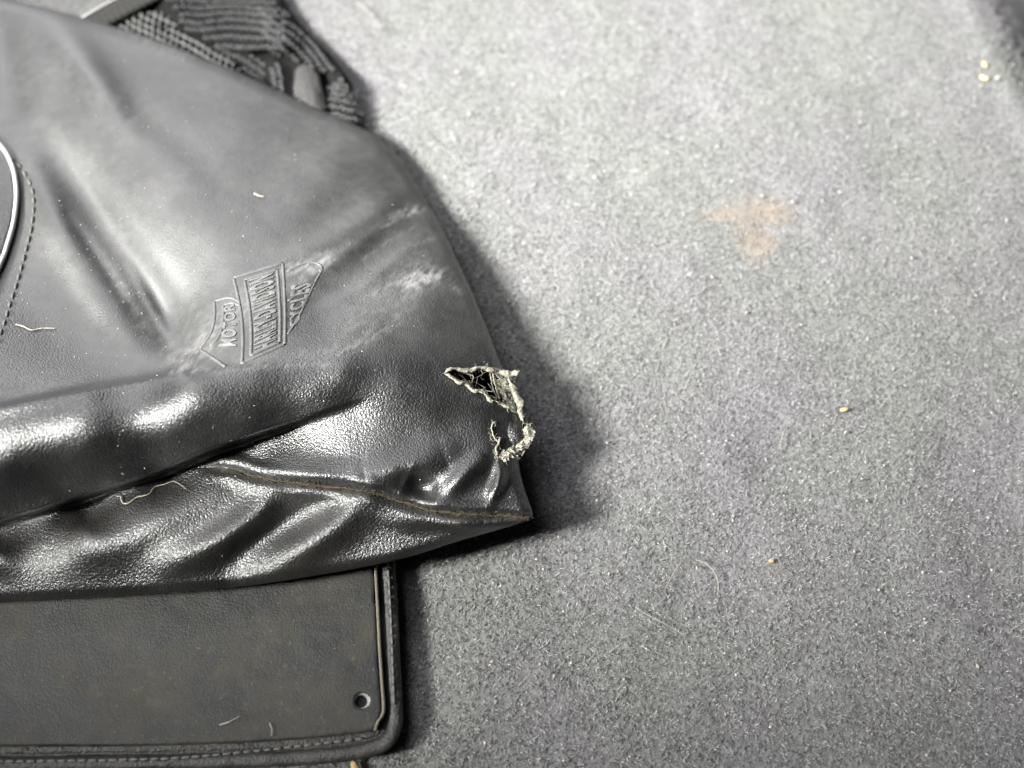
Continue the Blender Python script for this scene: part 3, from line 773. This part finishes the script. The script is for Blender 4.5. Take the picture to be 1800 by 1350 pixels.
# the tan cut edge along the right side, with the lifted corner
mb = MB(); ce = dens([(656, 950), (658, 985), (662, 1060), (666, 1140), (670, 1200), (673, 1243), (670, 1258), (662, 1270), (658, 1284)], 3)
rows = [P(ce[:, 0] + a, ce[:, 1], z) for a, z in ((-1.5, 50.2), (2.5, 50.5), (4.5, 48), (5.0, 42))]
mb.grid(np.array(rows)[::-1]); part(mb, 'cut_edge', M_RAW, flap)
mb = MB(); k = 28          # eyelet wall: dull metal tube set in the hole
th = np.linspace(0, 2 * math.pi, k + 1)
mb.grid(np.array([P(637 - (14.2 - r_) * .7 + r_ * np.cos(th), 1232 + (14.2 - r_) * .4 + r_ * .97 * np.sin(th), z) for r_, z in ((14.2, 49.6), (13.0, 49.2), (11.9, 46), (10.8, 38), (10.6, 14))])); part(mb, 'eyelet', plain('dull_eyelet', (0.30, 0.31, 0.30), 0.4, 0.6, 900, .15, .1), flap)
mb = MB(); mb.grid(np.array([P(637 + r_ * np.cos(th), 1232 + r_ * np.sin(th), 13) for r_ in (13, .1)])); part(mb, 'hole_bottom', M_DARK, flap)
sm2 = stitch_mesh(13, 2.0)
SR = dens([(679, 950), (686, 1060), (690, 1150), (693, 1240)], 1.5); SB = dens([(-240, 1340), (42, 1338), (200, 1336), (333, 1331), (486, 1316), (600, 1303), (652, 1296)], 1.5)
bk = bpy.data.objects['backing']
stitch_row(SR, lambda x, y: P(x, y, float(back_z(np.array([x]), np.array([y]))[0]) + 2.0), 12, 5, 2, sm2, flap, bk)
stitch_row(SB, lambda x, y: P(x, y, float(back_z(np.array([x]), np.array([y]))[0]) + 2.0), 13, 5, 2, sm2, flap, bk)

# ------------------------------------------------------------------ black mesh pouch behind the bag
pouch = empty('mesh_pouch', tuple(P(400, 90, 0)), 'crumpled black mesh pouch with a dark trim strap, tucked behind the bag', 'pouch')
PO = dens([(150, 60), (172, 20), (215, -20), (330, -60), (470, -40), (505, 10), (545, 60), (590, 105), (618, 150), (632, 205), (640, 250), (560, 240), (420, 180), (250, 100)], 5, True)
def pouch_z(x, y):
    d, *_ = poly_near(x, y, PO, True)
    z = 24 + 14 * np.sqrt(np.clip(d / 40, 0, 1))
    for p, a, w in (([(300, 0), (330, 40), (420, 70), (500, 75)], 13, 20), ([(290, 50), (370, 85), (450, 130), (480, 170)], -14, 12), ([(470, 20), (500, 70), (560, 110), (610, 140)], 10, 18),
                    ([(480, 110), (490, 160), (500, 190)], 9, 12), ([(572, 130), (578, 170), (574, 205)], -13, 6), ([(600, 140), (610, 180), (620, 215)], 6, 12), ([(330, -20), (420, 20), (470, 40)], 8, 22), ([(450, 100), (520, 95), (570, 115)], -9, 9)):
        dd, *_ = poly_near(x, y, dens(p, 8)); z = z + 1.5 * a * np.exp(-(dd / w) ** 2)
    return z + 3.5 * vnoise(x, y, 28, 6)
slab('backing_cloth', PO, 3.0, lambda x, y: pouch_z(x, y) - 6, ((1, -6), (3, -12), (6, -20)), plain('black_cloth', (0.008, 0.008, 0.008), .9, .2, 1500), (), pouch, (140, 660, -70, 260))
NETP = [(188, 48), (230, 22), (285, 20), (330, 62), (400, 100), (440, 140), (450, 175), (300, 110)]
mb = MB()
def clip_runs(pts, poly):
    ok = inside(pts[:, 0], pts[:, 1], np.asarray(poly, float)); run = []
    for p, k in zip(pts, ok):
        if k: run.append(p)
        else:
            if len(run) > 3: yield np.array(run)
            run = []
    if len(run) > 3: yield np.array(run)
for s_ in range(-60, 60):
    for ang in (math.radians(28), math.radians(100)):
        d_ = np.array([math.cos(ang), math.sin(ang)]); n_ = np.array([-d_[1], d_[0]])
        t = np.arange(-220, 220, 3.0); l = np.array([320, 90]) + n_ * s_ * 11.5 + d_ * t[:, None]
        l = l + np.stack([2.0 * vnoise(l[:, 0], l[:, 1], 35, 4), 2.0 * vnoise(l[:, 0], l[:, 1], 35, 5)], 1)
        for run in clip_runs(l, NETP):
            ph = np.arange(len(run)) * 3.0 / 11.5 * 2 * math.pi
            mb.tube(P(run[:, 0], run[:, 1], pouch_z(run[:, 0], run[:, 1]) + 3.0 + 1.2 * np.sin(ph / 2 + s_ * math.pi)), (1.8 + .7 * np.cos(ph)) * U, 5, False)
o = part(mb, 'net_panel', M_MESH, pouch); o['kind'] = 'stuff'
KN = [([(285, -25), (480, -30), (500, 30), (500, 85), (440, 95), (370, 78), (320, 50)], 0.06, 11.0, 13.0),
      ([(455, 15), (500, 20), (560, 85), (600, 125), (570, 130), (520, 108), (470, 90)], 0.75, 11.0, 12.5),
      ([(574, 150), (600, 135), (626, 165), (640, 225), (615, 235), (574, 200)], 0.25, 9.5, 11.0),
      ([(474, 118), (496, 112), (506, 190), (480, 190)], 1.4, 9.5, 11.0),
      ([(380, 80), (450, 100), (470, 120), (470, 170), (450, 150), (420, 110)], 0.6, 11.0, 12.5)]
mb = MB()
for poly, ang, cw, ch in KN:
    a = np.asarray(poly, float); c0 = a.mean(0); d_ = np.array([math.cos(ang), math.sin(ang)]); n_ = np.array([-d_[1], d_[0]])
    for i in range(-22, 23):
        for j in range(-30, 31):
            p = c0 + d_ * j * cw + n_ * i * ch + np.array([6 * vnoise(np.array(j * 8.), np.array(i * 13.), 60, 3) + random.gauss(0, .7), 7 * vnoise(np.array(j * 8.), np.array(i * 13.), 60, 4) + random.gauss(0, .7)])
            if not inside(np.array([p[0]]), np.array([p[1]]), a)[0]: continue
            ph = np.linspace(-0.4, math.pi + .4, 6); s1 = 3.6 * np.cos(ph); s2 = -5.2 * np.sin(ph) + 2.5
            q = p + d_ * s1[:, None] + n_ * s2[:, None]
            zz = float(pouch_z(np.array([p[0]]), np.array([p[1]]))[0])
            mb.tube(P(q[:, 0], q[:, 1], zz + 1.0 + 2.8 * np.sin(np.clip(ph, 0, math.pi))), 1.6 * U, 4, False)
o = part(mb, 'knit_cloth', M_KNIT, pouch); o['kind'] = 'stuff'
mb = MB()      # strap along the mouth of the pouch
sp_ = dens([(130, 62), (165, 40), (215, 12), (262, -12), (320, -40)], 3); t = np.gradient(sp_, axis=0); t /= np.linalg.norm(t, axis=1)[:, None]; nn = np.stack([-t[:, 1], t[:, 0]], 1)
rows = []
for k, z in ((-17, 42), (-17, 52), (-12, 56), (-6, 57.5), (0, 56), (6, 57.5), (12, 56), (18, 52), (18, 40)):
    q = sp_ + nn * k; rows.append(P(q[:, 0], q[:, 1], z + .7 * np.sin(np.arange(len(q)) * 1.6)))
mb.grid(np.array(rows)[::-1]); part(mb, 'trim_strap', plain('dark_webbing', (0.035, 0.034, 0.03), .7, .3, 2500, .5, .6), pouch)
mb = MB(); q = sp_ + nn * -18; mb.tube(P(q[:, 0], q[:, 1], 55), 2.6 * U, 6); part(mb, 'strap_edge', M_CHROME, pouch)
mb = MB()      # flattened felt tab
uu, vv = np.meshgrid(np.linspace(-1, 1, 16), np.linspace(-1, 1, 20), indexing='ij')
rg = 1 + .10 * np.sin(3 * np.arctan2(vv, uu)); uu, vv = uu * np.sqrt(1 - .35 * vv ** 2) * rg, vv * np.sqrt(1 - .35 * uu ** 2) * rg
mb.grid(P(543 + 27 * uu + 5 * vv, 160 + 42 * vv + 8 * uu, 36 + 14 * (1 - uu ** 2) * (1 - .6 * vv ** 2) + 1.2 * vnoise(uu * 20, vv * 20, 4, 2))); part(mb, 'felt_tab', plain('grey_felt_tab', (0.065, 0.063, 0.062), .9, .15, 1200, .5, .6), pouch)

# ------------------------------------------------------------------ hairs, threads, crumbs, lint
def strand(pts, zf, r, name, label, cat, group=None, m=M_HAIR):
    l = dens(pts, 3); mb = MB(); w = zf(l[:, 0], l[:, 1])
    c0 = w[len(w) // 2].copy(); mb.tube(w - c0, np.linspace(1, .5, len(l)) * r * U, 5)
    o = mb.build(name, m); o.location = c0; return tag(o, label, cat, group)
cz = lambda h: (lambda x, y: P(x, y, h + 1.5 * vnoise(x, y, 20, 9)))
strand([(1223, 984), (1240, 990), (1256, 1006), (1263, 1030), (1261, 1045)], cz(9), 1.0, 'hair', 'pale curved hair on the carpet, forming an arc in the lower middle', 'hair', 'hairs on the carpet')
strand([(1198, 988), (1185, 1005), (1172, 1030), (1166, 1040)], cz(9), .8, 'hair', 'short faint hair on the carpet just left of the pale arc', 'hair', 'hairs on the carpet')
strand([(1118, 1068), (1140, 1082), (1175, 1100), (1205, 1118)], cz(9), .9, 'hair', 'straight tan hair on the carpet below the pale arc', 'hair', 'hairs on the carpet')
strand([(628, 5), (648, 20), (662, 38), (668, 58)], cz(14), 1.1, 'hair', 'pale hair on the carpet at the top, right of the mesh pouch', 'hair', 'hairs on the carpet')
strand([(1372, 778), (1380, 755), (1392, 735)], cz(9), .7, 'hair', 'tiny faint hair alone on the carpet right of the torn corner', 'hair', 'hairs on the carpet')
sz = lambda h: (lambda x, y: S(x, y, h))
strand([(28, 570), (42, 574), (55, 580), (75, 577), (98, 577)], sz(2.5), 1.5, 'lint_thread', 'short white thread on the bag beside the curved stitching', 'thread', None, M_LINT)
strand([(212, 872), (216, 884), (226, 884), (240, 874), (250, 872), (262, 868), (272, 856), (290, 851), (304, 846), (318, 852), (328, 860)], sz(5), 1.2, 'lint_thread', 'wavy tan thread on the bag in the dark fold under the long roll', 'thread', None, M_FIBRE)
strand([(447, 340), (455, 344), (465, 346)], sz(2.5), 1.6, 'lint_thread', 'tiny white thread on the dusty upper face of the bag', 'thread', None, M_LINT)
pz = lambda x, y: P(x, y, 53.)
strand([(386, 1274), (402, 1269), (421, 1259)], pz, 1.0, 'lint_thread', 'short pale thread on the flat flap near its lower border', 'thread', None, M_LINT)
strand([(474, 1271), (478, 1282), (477, 1294)], pz, .8, 'hair', 'short pale hair on the flat flap, right of the pale thread', 'hair', None)
def lump(px, py, z, rx, ry, ang, name, label, cat, group, m):
    mb = MB(); th = np.linspace(0, math.pi, 8); ph = np.linspace(0, 2 * math.pi, 13); r = np.random.default_rng(int(px))
    rad = 1 + r.normal(0, .10, (8, 13)); rad[:, -1] = rad[:, 0]; rad[0] = rad[0, 0]; rad[-1] = rad[-1, 0]
    x = np.sin(th)[:, None] * np.cos(ph)[None] * rx * rad; y = np.sin(th)[:, None] * np.sin(ph)[None] * ry * rad; zz = np.cos(th)[:, None] * min(rx, ry) * .8 * rad
    ca, sa = math.cos(ang), math.sin(ang)
    mb.grid(np.stack([x * ca - y * sa, x * sa + y * ca, zz], -1) * U)
    o = mb.build(name, m); o.location = P(px, py, z); return tag(o, label, cat, group)
g = 'crumbs at the carpet ledge'
lump(1731, 113, 8, 5, 9, .1, 'crumb', 'orange tan crumb, upper one of two by the carpet ledge', 'crumb', g, M_CRUMB)
lump(1730, 137, 8, 10, 4.5, -.5, 'crumb', 'pale yellow elongated crumb under the orange one by the carpet ledge', 'crumb', g, plain('yellow_crumb', (0.75, 0.66, 0.36), .7, .3, 1500))
lump(1754, 137, 8, 5, 4.5, .2, 'crumb', 'whitish round crumb right on the edge of the carpet ledge', 'crumb', g, M_LINT)
lump(1484, 720, 9, 8, 4, .2, 'crumb', 'flat tan crumb alone on the carpet at right of centre', 'crumb', None, M_CRUMB)
lump(624, 1346, 9, 6, 9, .5, 'crumb', 'tan crumb at the lower edge under the flap corner', 'crumb', None, M_CRUMB)
lump(1356, 986, 8, 4.5, 3.2, .1, 'crumb', 'small orange crumb on the carpet right of the pale arc hair', 'crumb', None, M_CRUMB)
# specks too many to count: on the carpet and on the bag
mb = MB(); r = np.random.default_rng(77)
def speck(c0, s):
    b0 = len(mb.v); q = r.normal(0, 1, (3, 3)); 
    a = np.array([[1, 0, 0], [-1, 0, 0], [0, 1, 0], [0, -1, 0], [0, 0, .7], [0, 0, -.7]]) * s * U * r.uniform(.6, 1.3, (6, 1))
    an = r.uniform(0, 3.1); R = np.array([[math.cos(an), -math.sin(an), 0], [math.sin(an), math.cos(an), 0], [0, 0, 1]])
    mb.v.extend(c0 + a @ R.T)
    for f_ in ((0, 2, 4), (2, 1, 4), (1, 3, 4), (3, 0, 4), (2, 0, 5), (1, 2, 5), (3, 1, 5), (0, 3, 5)): mb.f.append(tuple(b0 + i for i in f_))
for i in range(230):
    x, y = r.uniform(640, 1800), r.uniform(0, 1350)
    if inside(np.array([x]), np.array([y]), OUT)[0]: continue
    if 600 < x < 760 and y > 950: continue
    speck(P(x, y, 7), r.uniform(1.5, 4.0))
o = mb.build('carpet_lint', M_LINT); tag(o, 'pale specks of lint scattered over the grey carpet', 'lint', kind='stuff')
mb = MB()
for i in range(420):
    if r.uniform() < .55: x, y = r.normal(190, 90), r.normal(450, 110)
    else: x, y = r.uniform(0, 900), r.uniform(60, 1040)
    if x < 0 or not inside(np.array([x]), np.array([y]), OUT)[0]: continue
    speck(S(x, y, .6), r.uniform(.5, 1.5))
o = mb.build('bag_lint', M_LINT); tag(o, 'fine pale specks of lint scattered over the leather bag', 'lint', kind='stuff')
